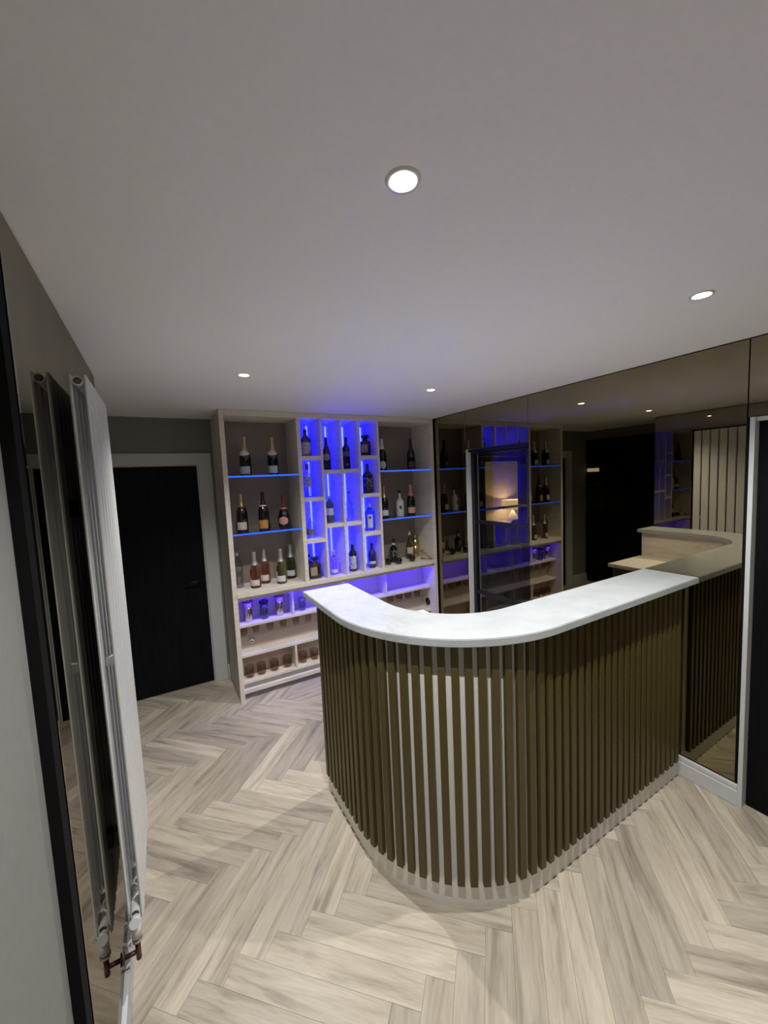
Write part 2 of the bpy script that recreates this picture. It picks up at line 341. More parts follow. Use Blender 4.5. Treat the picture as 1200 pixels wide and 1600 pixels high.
# ---- floor: herringbone planks, each its own piece
fl = structure(box('floor', XA, 0.12, YB, YD + 0.12, -0.06, -0.0095, M_JOINT), 'pale oak herringbone plank floor')
PW, PL, G, TH = 0.1032, 0.608, 0.0003, 0.009
O = Vector((-2.467, -1.874)); EU = Vector((1, -1)) / math.sqrt(2); EV = Vector((1, 1)) / math.sqrt(2)
def clip(poly, x0, x1, y0, y1):
    for ax, lim, sg in ((0, x0, 1), (0, x1, -1), (1, y0, 1), (1, y1, -1)):
        out = []
        for a, b in zip(poly, poly[1:] + poly[:1]):
            ia, ib = sg * (a[ax] - lim) >= 0, sg * (b[ax] - lim) >= 0
            if ia: out.append(a)
            if ia != ib:
                t = (lim - a[ax]) / (b[ax] - a[ax]); out.append(a + (b - a) * t)
        poly = out
        if not poly: return []
    return poly
def plank_bm(bm, poly):
    n = len(poly); c = sum(poly, Vector((0, 0))) / n
    bot = [bm.verts.new((p.x, p.y, -TH)) for p in poly]; mid = [bm.verts.new((p.x, p.y, -0.0005)) for p in poly]
    top = []
    for i, p in enumerate(poly):
        d = (c - p).normalized() * 0.0008; top.append(bm.verts.new((p.x + d.x, p.y + d.y, 0)))
    bm.faces.new(top); bm.faces.new(bot[::-1])
    for A, B in ((bot, mid), (mid, top)):
        for i in range(n): bm.faces.new((A[i], A[(i + 1) % n], B[(i + 1) % n], B[i]))
tmp = bmesh.new(); plank_bm(tmp, [Vector(q) for q in ((-PL / 2 + G, -PW / 2 + G), (PL / 2 - G, -PW / 2 + G), (PL / 2 - G, PW / 2 - G), (-PL / 2 + G, PW / 2 - G))])
PLANK = bpy.data.meshes.new('floor_plank'); bmesh.ops.recalc_face_normals(tmp, faces=tmp.faces); tmp.to_mesh(PLANK); tmp.free(); PLANK.materials.append(M_FLOOR)
camxy = Vector((-2.51, -3.30)); cand = []
for j in range(-8, 9):
    for k in range(-60, 90):
        for kind in (0, 1):
            u, v = k * PW + j * PL, k * PW - j * PL
            if kind == 0: cu, cv, ang = u + PL / 2, v + PW / 2, -PI / 4
            else: cu, cv, ang = u + PW / 2, v + PW + PL / 2, PI / 4
            c2 = O + EU * cu + EV * cv
            if not (XA - 0.4 < c2.x < 0.4 and YB - 0.4 < c2.y < YD + 0.4): continue
            ca, sa = math.cos(ang), math.sin(ang)
            loc = [Vector(q) for q in ((-PL / 2 + G, -PW / 2 + G), (PL / 2 - G, -PW / 2 + G), (PL / 2 - G, PW / 2 - G), (-PL / 2 + G, PW / 2 - G))]
            wp = [Vector((c2.x + p.x * ca - p.y * sa, c2.y + p.x * sa + p.y * ca)) for p in loc]
            cl = clip(wp, XA + 0.004, 0.119, YB + 0.004, YD + 0.02)
            if len(cl) < 3: continue
            area = abs(sum(a.x * b.y - b.x * a.y for a, b in zip(cl, cl[1:] + cl[:1]))) / 2
            if area < 2e-4: continue
            dep = (Vector((c2.x, c2.y, 0)) - cam.matrix_world.translation).dot(fwd)
            hidden = (c2.x > -1.55 and c2.y > -2.0) or (c2.x < XL - 0.03 and c2.y < YM1 - 0.3)
            cand.append((hidden or dep < 0.25, (c2 - camxy).length, c2, ang, wp, cl))
cand.sort(key=lambda t: (t[0], t[1]))
rest = bmesh.new()
for i, (hid, dist, c2, ang, wp, cl) in enumerate(cand):
    if i >= 296: plank_bm(rest, cl); continue
    if len(cl) == 4 and all((a - b).length < 1e-6 for a, b in zip(cl, wp)):
        o = bpy.data.objects.new('floor_plank', PLANK); C.objects.link(o)
    else:
        b_ = bmesh.new(); ca, sa = math.cos(-ang), math.sin(-ang)
        plank_bm(b_, [Vector(((p.x - c2.x) * ca - (p.y - c2.y) * sa, (p.x - c2.x) * sa + (p.y - c2.y) * ca)) for p in cl])
        o = finish('floor_plank', b_, M_FLOOR)
    o.parent = fl; o.location = (c2.x, c2.y, 0); o.rotation_euler = (0, 0, ang)
if len(rest.verts): r_ = finish('floor_planks', rest, M_FLOOR, fl); r_['kind'] = 'stuff'

# ---- ceiling downlights
def downlight(x, y, lab, watts=SPOT_W, cone=130):
    d = empty('downlight', (x, y, H), lab, 'light', 'ceiling downlights')
    bm = bmesh.new(); n = 28
    rr = [(0.0255, -0.0005), (0.027, -0.004), (0.035, -0.005), (0.037, -0.0005)]
    rings = [[bm.verts.new((r * math.cos(2 * PI * k / n), r * math.sin(2 * PI * k / n), z)) for k in range(n)] for r, z in rr]
    for A, B in zip(rings, rings[1:]):
        for k in range(n): bm.faces.new((A[k], A[(k + 1) % n], B[(k + 1) % n], B[k]))
    finish('trim_ring', bm, M_WHITE, d, True)
    lathe('lens', [(0, -0.0035), (0.015, -0.0032), (0.025, -0.001), (0.025, -0.0004), (0, -0.0004)], M_LENS, d, n=24)
    l = bpy.data.lights.new('downlight_lamp', 'SPOT'); l.energy = watts; l.color = SPOT_COL; l.spot_size = math.radians(cone); l.spot_blend = 1.0; l.shadow_soft_size = 0.009
    lo = bpy.data.objects.new('downlight_lamp', l); C.objects.link(lo); lo.parent = d; lo.location = (0, 0, -0.012)
    return d
for x, y, lab in ((-2.04, -2.60, 'large bright ceiling downlight nearest the viewer, left of centre'),
                  (-0.80, -2.62, 'ceiling downlight in front of the mirror wall at right'),
                  (-2.07, -1.04, 'far ceiling downlight on the left, in front of the champagne shelves'),
                  (-0.84, -1.08, 'far ceiling downlight on the right, near the glazed door')):
    downlight(x, y, lab)
downlight(-0.95, -4.35, 'added unseen fill light behind the viewer on the right, built as a downlight', BACK_FILL_W, 90)  # unseen fill lamp, added to lift the ceiling brightness by bounce

# ================================================================== BAR COUNTER
bar = empty('bar_counter', (-1.19, -1.65, 0), 'curved home bar with brown vertical slats and a white marble top', 'bar')
CX, CY = -1.19, -1.65
def lpath(off, yend, xend, n=24, base_r=0.60):
    """plan outline of the L: down the left leg, round the corner, along the front; off grows outwards"""
    R = base_r + off
    pts = [Vector((CX - R, yend))]
    for i in range(n + 1):
        a = PI + (PI / 2) * i / n
        pts.append(Vector((CX + R * math.cos(a), CY + R * math.sin(a))))
    pts.append(Vector((xend, CY - R)))
    return pts
def wall_strip(name, off_o, off_i, yend, xend, z0, z1, mat, bev=0.0):
    bm = bmesh.new(); A = lpath(off_o, yend, xend); B = lpath(off_i, yend, xend)
    lo = [bm.verts.new((p.x - CX, p.y - CY, z0)) for p in A + B[::-1]]; hi = [bm.verts.new((p.x - CX, p.y - CY, z1)) for p in A + B[::-1]]
    n = len(A); m = 2 * n
    sidef = [bm.faces.new((lo[i], lo[(i + 1) % m], hi[(i + 1) % m], hi[i])) for i in range(m)]
    for i in range(n - 1):
        bm.faces.new((hi[i], hi[i + 1], hi[m - 2 - i], hi[m - 1 - i])); bm.faces.new((lo[i + 1], lo[i], lo[m - 1 - i], lo[m - 2 - i]))
    if bev:
        bm.normal_update()
        es = [e for e in bm.edges if abs(e.verts[0].co.z - e.verts[1].co.z) < 1e-6 and len(e.link_faces) == 2 and e.calc_face_angle(0) > 1.0]
        bmesh.ops.bevel(bm, geom=es, offset=bev, segments=2, affect='EDGES')
    return finish(name, bm, mat, bar)
XE = -0.004
wall_strip('base_cladding', 0.0, -0.02, -1.235, -0.020, 0.0, 1.156, M_CORE)
wall_strip('inner_panel', -0.155, -0.175, -1.235, XE, 0.0, 1.156, M_CREAM)
top = wall_strip('countertop', 0.075, -0.205, -1.185, XE, 1.157, 1.190, M_QUARTZ, 0.003); top['label'] = 'white marble look countertop with faint grey veins'
box('end_panel', CX - 0.60 - CX, CX - 0.425 - CX, -1.234 - CY, -1.214 - CY, 0, 1.156, M_CREAM, bar)
# slats: equal pitch along the whole outline
def along(s):
    l1 = CY - (-1.245); l1 = -1.245 - CY
    if s < l1: return Vector((CX - 0.60, -1.245 - s)), Vector((-1, 0))
    s -= l1; arc = 0.60 * PI / 2
    if s < arc:
        a = PI + s / 0.60; d = Vector((math.cos(a), math.sin(a))); return Vector((CX, CY)) + d * 0.60, d
    s -= arc; return Vector((CX + s, CY - 0.60)), Vector((0, -1))
SW, SD, Z0 = 0.030, 0.022, 0.112
bm = bmesh.new(); add_box(bm, 0.0003, SD, -SW / 2, SW / 2, Z0, 1.155, 0.0012)
SL = bpy.data.meshes.new('slat'); bm.to_mesh(SL); bm.free(); SL.materials.append(M_SLAT)
s = 0.018; tot = (-1.245 - CY) + 0.6 * PI / 2 + (-0.024 - CX)
while s < tot - 0.016:
    p, d = along(s); o = bpy.data.objects.new('slat', SL); C.objects.link(o); o.parent = bar
    o.location = (p.x - CX, p.y - CY, 0); o.rotation_euler = (0, 0, math.atan2(d.y, d.x)); s += 0.0519
# lower serving worktop behind the bar
bm = bmesh.new()
P_ = [(-1.610, -1.20), (-1.06, -1.20), (-1.06, -1.56), (XE, -1.56), (XE, -2.075)] + [(p.x, p.y) for p in lpath(-0.176, -1.21, XE)[::-1][1:-1]]
lo = [bm.verts.new((x - CX, y - CY, 0.89)) for x, y in P_]; hi = [bm.verts.new((x - CX, y - CY, 0.92)) for x, y in P_]
for i in range(len(P_)): bm.faces.new((lo[i], lo[(i + 1) % len(P_)], hi[(i + 1) % len(P_)], hi[i]))
bm.faces.new(hi); bm.faces.new(lo[::-1]); finish('worktop', bm, M_CREAM, bar)
boxes('under_cabinet', [(-1.59 - CX, -1.10 - CX, -1.56 - CY, -1.22 - CY, 0.08, 0.889), (-1.10 - CX, XE - CX, -2.06 - CY, -1.60 - CY, 0.08, 0.889)], plain('grey cabinet carcass', (0.16, 0.16, 0.18), 0.5), bar)
boxes('plinth', [(-1.57 - CX, -1.13 - CX, -1.55 - CY, -1.25 - CY, 0.0, 0.079), (-1.12 - CX, XE - CX, -2.05 - CY, -1.64 - CY, 0.0, 0.079)], M_BLACK, bar)

# ================================================================== SHELVING UNIT
U = empty('shelving_unit', (0, 0, 0), 'tall cream bottle shelving unit with blue lit central cells on the far wall', 'shelving')
def ub(name, *a, mat=M_CREAM, bev=0.0012): return box(name, *a, mat, U, bev)
YBK = 0.335
ub('side_panel', -2.080, -2.043, 0.0, YD - 0.002, 0.0, H - 0.002)
ub('side_panel', -0.055, -0.016, 0.0, YD - 0.002, 0.0, H - 0.002)
ub('top_panel', -2.042, -0.056, 0.0, YD - 0.002, 2.352, H - 0.002)
ub('worktop', -2.048, -0.050, -0.012, YBK, 0.886, 0.922)
UPR = [(-1.467, -1.433), (-1.257, -1.237), (-1.067, -1.047), (-0.886, -0.862), (-0.685, -0.661)]
for a, b in UPR: ub('upright', a, b, 0.0, YBK, 0.923, 2.351)
for a, b, zz in ((-1.432, -1.258, (2.012, 1.649, 1.277)), (-0.861, -0.686, (2.012, 1.651, 1.281)), (-1.236, -1.068, (1.887, 1.398)), (-1.046, -0.887, (1.889, 1.396))):
    for z in zz: ub('cell_shelf', a, b, 0.0, YBK, z - 0.0175, z + 0.0175)
ub('back_panel', -2.042, -1.440, YBK + 0.001, YBK + 0.012, 0.887, 2.351, mat=M_TAUPE)
ub('back_panel', -1.438, -0.690, YBK + 0.001, YBK + 0.012, 0.887, 2.351)
ub('back_panel', -0.688, -0.056, YBK + 0.001, YBK + 0.012, 0.887, 2.351, mat=M_TAUPE)
# glass shelves; the LED glow along the front edge is put in as emission
for x0, x1, z in ((-2.042, -1.468, 1.872), (-2.042, -1.468, 1.402), (-0.660, -0.056, 1.876), (-0.660, -0.056, 1.401)):
    g = ub('glass_shelf', x0, x1, 0.009, YBK - 0.005, z - 0.004, z + 0.004, mat=glass('pale blue shelf glass', (0.75, 0.85, 1.0)), bev=0)
    e = box('emissive_edge', x0, x1, 0.004, 0.0085, z - 0.0075, z + 0.0055, M_EDGE, g); e['label'] = 'blue front edge with the LED glow put in as emission'
# blue light strips: one upright in the back corner of every cell, one along under the worktop
for (a, b), tops in zip(((-1.432, -1.258), (-1.236, -1.068), (-1.046, -0.887), (-0.861, -0.686)), ((2.012, 1.649, 1.277), (1.887, 1.398), (1.889, 1.396), (2.012, 1.651, 1.281))):
    zz = [2.352] + [z for z in tops] + [0.905]
    for i in range(len(zz) - 1):
        ub('light_strip', b - 0.009, b - 0.003, YBK - 0.006, YBK, zz[i + 1] + 0.019, zz[i] - 0.019, mat=M_LEDC, bev=0)
ub('apron', -2.042, -0.056, 0.020, 0.036, 0.852, 0.885)
ub('light_strip', -2.03, -0.07, 0.0365, 0.0445, 0.860, 0.868, mat=M_LEDW, bev=0)
# lower rack, set back behind the front edge
YF, YR = 0.080, 0.222
ub('lower_back', -2.042, -0.056, YR + 0.001, YR + 0.013, 0.0, 0.885, mat=plain('brown lower back panel', (0.56, 0.47, 0.405), 0.5, var=0.05, scale=8))
ub('lower_shelf', -2.042, -0.056, YF, YR, 0.605, 0.628); ub('lower_shelf', -2.042, -0.056, YF, YR, 0.346, 0.369); ub('lower_shelf', -2.042, -0.056, YF, YR, 0.112, 0.135)
for a in (-1.578, -1.080, -0.614): ub('lower_divider', a, a + 0.017, YF + 0.002, YR, 0.629, 0.885)
for a in (-1.578, -1.080, -0.614): ub('lower_divider', a, a + 0.017, YF + 0.002, YR, 0.136, 0.345)
ub('bottom_rail', -2.042, -0.056, 0.030, 0.060, 0.055, 0.088)
ub('toe_kick', -2.042, -0.056, 0.085, 0.100, 0.0, 0.111, mat=plain('grey toe kick', (0.38, 0.36, 0.33), 0.6))
gs = ub('rear_glass_shelf', -2.042, -0.056, 0.118, YR, 0.504, 0.509, mat=pane_mat('thin clear shelf glass', (0.93, 0.93, 0.93), 0.01), bev=0)
# round cable fittings
lathe('cable_outlet', [(0, 0), (0.026, 0), (0.026, 0.006), (0.018, 0.010), (0.010, 0.006), (0, 0.006)], M_STEEL, U, n=20).matrix_local = Matrix.Translation((-1.92, YR, 0.428)) @ Matrix.Rotation(PI / 2, 4, 'X')
lathe('cable_outlet', [(0, 0), (0.042, 0), (0.042, 0.006), (0.034, 0.012), (0.014, 0.010), (0, 0.010)], M_BLACKM, U, n=20).matrix_local = Matrix.Translation((-0.056, 0.14, 0.436)) @ Matrix.Rotation(-PI / 2, 4, 'Y')

# ================================================================== BOTTLES
G_DARK = plain('near black green bottle glass', (0.006, 0.008, 0.007), 0.08, var=0.2, spec=0.6, coat=0.3)
G_BROWN = plain('very dark brown bottle glass', (0.020, 0.009, 0.006), 0.08, var=0.2, spec=0.6, coat=0.3)
G_ROSE = glass('rose wine in clear glass', (0.78, 0.38, 0.28)); G_PALE = glass('pale green bottle glass', (0.62, 0.66, 0.36))
G_OLIVE = glass('olive wine bottle glass', (0.42, 0.44, 0.22)); G_CLEAR = pane_mat('clear bottle glass', (0.74, 0.76, 0.79), 0.06)
G_PINK = glass('pink gin in clear glass', (0.90, 0.62, 0.68)); G_BLUE = glass('bright blue bottle glass', (0.16, 0.35, 1.0))
G_DBLUE = plain('deep blue bottle glass', (0.01, 0.012, 0.12), 0.08, var=0.1, spec=0.6, coat=0.3); G_SLATE = plain('slate blue bottle', (0.05, 0.08, 0.12), 0.1, var=0.1, spec=0.6)
F_GOLD = plain('gold foil', (0.60, 0.42, 0.20), 0.35, metal=0.8, var=0.15); F_SILVER = plain('silver foil', (0.62, 0.62, 0.63), 0.3, metal=0.8, var=0.1)
F_DARK = plain('dark aubergine foil', (0.020, 0.014, 0.024), 0.35); F_RED = plain('dark red foil', (0.22, 0.035, 0.035), 0.4); F_PINK = plain('salmon pink foil', (0.62, 0.27, 0.24), 0.4)
F_WHITE = plain('white foil', (0.70, 0.70, 0.69), 0.4); F_BLACK = plain('black cap plastic', (0.012, 0.012, 0.012), 0.4)
P_WHITE = label_mat('white printed paper', (0.62, 0.62, 0.64), (0.40, 0.40, 0.42)); P_CREAM = label_mat('cream printed paper', (0.62, 0.55, 0.44), (0.28, 0.22, 0.15))
P_ORANGE = label_mat('amber printed paper', (0.55, 0.27, 0.06), (0.30, 0.07, 0.03)); P_PINK = label_mat('pink printed paper', (0.66, 0.34, 0.31), (0.60, 0.22, 0.20))
P_GREY = label_mat('grey printed paper', (0.10, 0.10, 0.11), (0.25, 0.25, 0.27)); P_TAN = label_mat('tan printed paper', (0.34, 0.28, 0.21), (0.10, 0.07, 0.05))
P_MARK = label_mat('white paper with heavy black print', (0.62, 0.62, 0.62), (0.04, 0.04, 0.05), 110, 150, 0.55); P_BLACK = label_mat('black paper with pale print', (0.012, 0.012, 0.014), (0.32, 0.33, 0.33), 60, 90, 0.56)
P_PINKW = label_mat('white paper with red print', (0.66, 0.60, 0.58), (0.45, 0.12, 0.12))

def P_CHAMP(r, h): return [(0, 0.004), (r * 0.6, 0.0), (r * 0.95, 0.0), (r, 0.006), (r, h * 0.44), (r * 0.97, h * 0.50), (r * 0.84, h * 0.575), (r * 0.62, h * 0.65), (r * 0.43, h * 0.72), (r * 0.345, h * 0.80), (r * 0.32, h * 0.90), (r * 0.33, h * 0.985), (0, h * 0.985)]
def P_FAT(r, h): return [(0, 0.004), (r * 0.85, 0.0), (r * 0.92, 0.006), (r, h * 0.16), (r, h * 0.30), (r * 0.93, h * 0.40), (r * 0.74, h * 0.50), (r * 0.48, h * 0.60), (r * 0.32, h * 0.70), (r * 0.27, h * 0.82), (r * 0.27, h * 0.985), (0, h * 0.985)]
def P_SPIRIT(r, h, sh=0.60, nk=0.34): return [(0, 0.004), (r * 0.9, 0.0), (r, 0.006), (r, h * sh), (r * 0.95, h * (sh + 0.04)), (r * 0.70, h * (sh + 0.10)), (r * (nk + 0.08), h * (sh + 0.15)), (r * nk, h * (sh + 0.20)), (r * nk, h * 0.97), (0, h * 0.97)]
def P_TAPER(r, h): return [(0, 0.004), (r * 0.9, 0.0), (r * 0.95, 0.006), (r, h * 0.42), (r * 0.98, h * 0.50), (r * 0.80, h * 0.60), (r * 0.50, h * 0.70), (r * 0.34, h * 0.78), (r * 0.30, h * 0.97), (0, h * 0.97)]
def sub(prof, z0, z1, off):
    pts = [(prof_r(prof, z0) + off, z0)] + [(r + off, z) for r, z in prof if z0 < z < z1 and r > 0] + [(prof_r(prof, z1 - 1e-6) + off, z1)]
    return pts
def bottle(name, x, y, z, prof, body, lab, foil=None, foil_z=None, labels=(), sq=2, asp=1.0, group=None, cap=None, cat='bottle', rz=0.0):
    """prof is the outline; foil wraps foil_z..top; labels = (z0, z1, half-angle, material, oval, name)"""
    h = prof[-1][1]
    b = empty(name, (x, y, z + 0.0005), lab, cat, group, rz)
    lathe('glass_body', prof, body, b, sq, asp)
    if foil:
        z0 = foil_z; p = sub(prof, z0, h, 0.0012)
        top_r = p[-1][0]
        p = [(prof_r(prof, z0) + 0.0002, z0)] + p + [(top_r + 0.0015, h - 0.012)] if False else [(prof_r(prof, z0) + 0.0002, z0 - 0.0005)] + p + [(top_r * 0.95, h + 0.004), (0, h + 0.006)]
        lathe('foil' if cap is None else 'cap', p, foil, b)
    for L_ in labels: label(prof, L_[0], L_[1], L_[2], L_[3], b, -PI / 2 - 0.42, sq, asp, L_[4] if len(L_) > 4 else False, name=L_[5] if len(L_) > 5 else 'label')
    return b
S1, S2, W0, GZ = 1.876, 1.406, 0.922, 0.0
# left bay, top shelf
def brut(x, y, lab):
    p = P_CHAMP(0.046, 0.322); return bottle('champagne_bottle', x, y, S1, p, G_DARK, lab, F_GOLD, 0.205, [(0.016, 0.078, 1.05, P_WHITE), (0.164, 0.208, 1.35, F_WHITE, True, 'neck_label')], group='gold capped champagnes on the top left shelf')
brut(-1.884, 0.11, 'champagne bottle with gold foil and white label, left one on the top left shelf')
brut(-1.656, 0.11, 'champagne bottle with gold foil and white label, right one on the top left shelf')
p = P_CHAMP(0.046, 0.322); bottle('champagne_bottle', -1.935, 0.15, S2 + 0.001, p, G_DARK, 'champagne bottle with gold foil and cream label on the second left shelf', F_GOLD, 0.212, [(0.020, 0.085, 1.05, P_CREAM)])
p = P_CHAMP(0.046, 0.328); bottle('champagne_bottle', -1.763, 0.12, S2 + 0.001, p, G_DARK, 'champagne bottle with dark foil and amber orange label', F_DARK, 0.218, [(0.016, 0.090, 1.0, P_ORANGE), (0.206, 0.218, 1.2, F_WHITE, False, 'neck_label')])
p = P_FAT(0.054, 0.290); bottle('champagne_bottle', -1.580, 0.15, S2 + 0.001, p, G_DARK, 'squat champagne bottle with dark red foil and round pink label', F_RED, 0.182, [(0.030, 0.104, 0.82, P_PINK, True), (0.168, 0.182, 1.5, F_PINK, False, 'neck_label')])
# left bay, worktop
p = P_SPIRIT(0.043, 0.315, 0.62, 0.33); bottle('vodka_bottle', -1.992, 0.215, W0, p, G_CLEAR, 'tall clear spirit bottle half hidden by the left side panel', F_SILVER, 0.278, [(0.145, 0.185, 0.9, P_GREY)], cap=1)
p = P_CHAMP(0.044, 0.305); bottle('sparkling_rose_bottle', -1.868, 0.125, W0, p, G_ROSE, 'sparkling rose bottle with silver foil standing at the front of the worktop', F_SILVER, 0.195, [(0.022, 0.072, 1.0, P_PINKW)])
p = P_CHAMP(0.044, 0.312); bottle('sparkling_rose_bottle', -1.765, 0.225, W0, p, G_ROSE, 'sparkling rose bottle with silver foil standing behind the front one', F_SILVER, 0.198, [(0.026, 0.078, 1.0, P_PINKW)])
p = P_CHAMP(0.044, 0.305); bottle('prosecco_bottle', -1.645, 0.120, W0, p, G_PALE, 'pale green prosecco bottle with silver foil at the front of the worktop', F_SILVER, 0.195, [(0.022, 0.072, 1.0, P_WHITE)])
p = P_CHAMP(0.044, 0.312); bottle('prosecco_bottle', -1.520, 0.250, W0, p, G_OLIVE, 'olive green prosecco bottle behind the pale one beside the lit cells', F_SILVER, 0.198, [(0.026, 0.078, 1.0, P_WHITE)])
# central cells (column 1 to 4, top to bottom)
def cell(z): return z + 0.0178
p = P_SPIRIT(0.046, 0.245, 0.60, 0.30); bottle('rum_bottle', -1.352, 0.12, cell(2.012), p, G_BROWN, 'dark rum bottle with a big white and black label in the top left cell', F_BLACK, 0.20, [(0.012, 0.125, 1.15, P_MARK)], 3.2, 0.85, cap=1)
p = P_SPIRIT(0.037, 0.305, 0.62, 0.36); bottle('gin_bottle', -1.352, 0.12, cell(1.649), p, G_CLEAR, 'clear gin bottle with a red cap and white label', F_RED, 0.245, [(0.090, 0.185, 1.1, P_MARK), (0.196, 0.206, 1.4, F_PINK, False, 'neck_label')], cap=1)
p = P_SPIRIT(0.043, 0.225, 0.50, 0.26); bottle('tequila_bottle', -1.352, 0.12, cell(1.277), p, G_CLEAR, 'squat clear square bottle with dark grey label', F_SILVER, 0.185, [(0.030, 0.085, 1.0, P_GREY)], 3.5, 0.9, cap=1)
def amaretto(x, y, z, lab, rz=0.0, h=0.205, body=G_BROWN):
    prof = [(0, 0.003), (0.046, 0), (0.050, 0.005), (0.050, 0.128), (0.046, 0.138), (0.024, 0.146), (0.020, 0.152), (0.020, 0.172), (0, 0.172)]
    b = bottle('amaretto_bottle', x, y, z, prof, body, lab, None, None, [(0.030, 0.108, 0.62, P_TAN)], 6, 0.62, rz=rz)
    bm = bmesh.new(); add_box(bm, -0.034, 0.034, -0.022, 0.022, 0.1725, 0.200, 0.004); finish('cap', bm, F_BLACK, b); return b
amaretto(-1.345, 0.085, W0, 'square dark brown amaretto bottle at the front of the lowest left cell')
amaretto(-1.375, 0.235, W0, 'square dark brown amaretto bottle behind another in the lowest left cell')
p = P_TAPER(0.040, 0.305); bottle('cream_liqueur_bottle', -1.158, 0.12, cell(1.887), p, G_BROWN, 'dark tapered cream liqueur bottle in the second top cell', F_BLACK, 0.225, [(0.085, 0.150, 0.95, P_TAN, True)], cap=1)
p = P_SPIRIT(0.038, 0.250, 0.68, 0.36); bottle('gin_bottle', -1.155, 0.12, cell(1.398), p, G_SLATE, 'slate blue gin bottle with a white label and pale cap', F_SILVER, 0.222, [(0.070, 0.135, 1.1, P_WHITE)], cap=1)
p = P_SPIRIT(0.042, 0.230, 0.60, 0.36); bottle('gin_bottle', -1.142, 0.12, W0, p, G_PINK, 'rounded pink gin bottle with a small white label', F_SILVER, 0.195, [(0.018, 0.050, 0.9, P_WHITE)], cap=1)
p = P_SPIRIT(0.036, 0.305, 0.62, 0.36); bottle('coffee_liqueur_bottle', -0.958, 0.12, cell(1.889), p, G_DARK, 'tall black bottle with dark grey label in the third top cell', F_BLACK, 0.25, [(0.120, 0.165, 1.1, P_GREY)], cap=1)
prof = [(0, 0.003), (0.034, 0), (0.038, 0.006), (0.038, 0.110), (0.026, 0.135), (0.038, 0.150), (0.034, 0.172), (0.016, 0.200), (0.013, 0.235), (0.013, 0.275), (0, 0.275)]
bottle('decanter', -0.955, 0.12, cell(1.396), prof, G_CLEAR, 'empty clear glass decanter with a slim neck and dark stopper', F_BLACK, 0.27, (), cap=1, cat='decanter')
p = P_SPIRIT(0.040, 0.262, 0.64, 0.34); bottle('rum_bottle', -0.945, 0.12, W0, p, G_DARK, 'black bottle with a tall white label bearing a black motif', F_BLACK, 0.212, [(0.022, 0.150, 1.0, P_MARK)], cap=1)
amaretto(-0.757, 0.11, cell(2.012), 'square brown amaretto bottle in the top right cell')
p = P_SPIRIT(0.046, 0.288, 0.58, 0.30); bottle('whiskey_bottle', -0.742, 0.12, cell(1.651), p, G_BROWN, 'square shouldered whiskey bottle with black label and pale print', F_BLACK, 0.225, [(0.050, 0.150, 0.95, P_BLACK)], 4, 0.95, cap=1)
p = P_SPIRIT(0.043, 0.270, 0.66, 0.34); bottle('gin_bottle', -0.738, 0.12, cell(1.281), p, G_BLUE, 'bright blue gin bottle with tall white label', F_WHITE, 0.232, [(0.025, 0.160, 0.62, P_WHITE), (0.115, 0.145, 0.25, F_BLACK, True, 'emblem')], 3.2, 1.0, cap=1)
p = P_SPIRIT(0.038, 0.250, 0.58, 0.36); bottle('gin_bottle', -0.733, 0.12, W0, p, G_DBLUE, 'deep blue round gin bottle with white band label', F_BLACK, 0.215, [(0.042, 0.068, 1.2, P_WHITE)], cap=1)
# right bay
p = P_CHAMP(0.044, 0.318); bottle('sparkling_wine_bottle', -0.566, 0.12, S1 + 0.004, p, G_DARK, 'dark sparkling wine bottle with white foil and oval label on the top right shelf', F_WHITE, 0.215, [(0.020, 0.100, 0.75, P_WHITE, True)])
bottle('champagne_bottle', -0.220, 0.12, S1 + 0.004, P_CHAMP(0.044, 0.318), G_DARK, 'all dark champagne bottle at the right end of the top right shelf', F_DARK, 0.215, [(0.030, 0.085, 0.9, label_mat('dark plum printed paper', (0.10, 0.045, 0.05), (0.2, 0.12, 0.1)))])
bottle('champagne_bottle', -0.560, 0.13, S2, P_CHAMP(0.044, 0.318), G_DARK, 'champagne bottle with gold foil partly behind the upright on the second right shelf', F_GOLD, 0.205, [(0.024, 0.080, 1.0, P_WHITE)])
prof = P_SPIRIT(0.042, 0.275, 0.52, 0.30)
b = bottle('coconut_rum_bottle', -0.362, 0.15, S2, prof, plain('opaque white bottle', (0.66, 0.65, 0.62), 0.3, var=0.03), 'opaque white rum bottle with a black cap and palm motif', F_BLACK, 0.238, [(0.070, 0.115, 0.30, label_mat('black palm motif', (0.03, 0.03, 0.03), (0.5, 0.48, 0.4), 60, 60, 0.58), True, 'emblem')], cap=1)
bottle('champagne_bottle', -0.222, 0.15, S2, P_CHAMP(0.045, 0.322), G_DARK, 'champagne bottle with salmon pink foil and peach label', F_PINK, 0.205, [(0.022, 0.085, 1.0, label_mat('peach printed paper', (0.62, 0.42, 0.26), (0.5, 0.3, 0.17)))])
p = P_SPIRIT(0.040, 0.250, 0.56, 0.36); bottle('liqueur_bottle', -0.437, 0.19, W0, p, G_DARK, 'dark ornate liqueur bottle behind a glossy black ball', F_BLACK, 0.205, [(0.060, 0.125, 1.0, P_BLACK), (0.185, 0.203, 1.3, F_WHITE, False, 'neck_label')], cap=1)
p = P_TAPER(0.041, 0.300); bottle('limoncello_bottle', -0.212, 0.225, W0, p, G_PALE, 'pale yellow green bottle behind the right glossy black ball', F_WHITE, 0.262, [(0.060, 0.130, 0.9, P_CREAM)], cap=1)
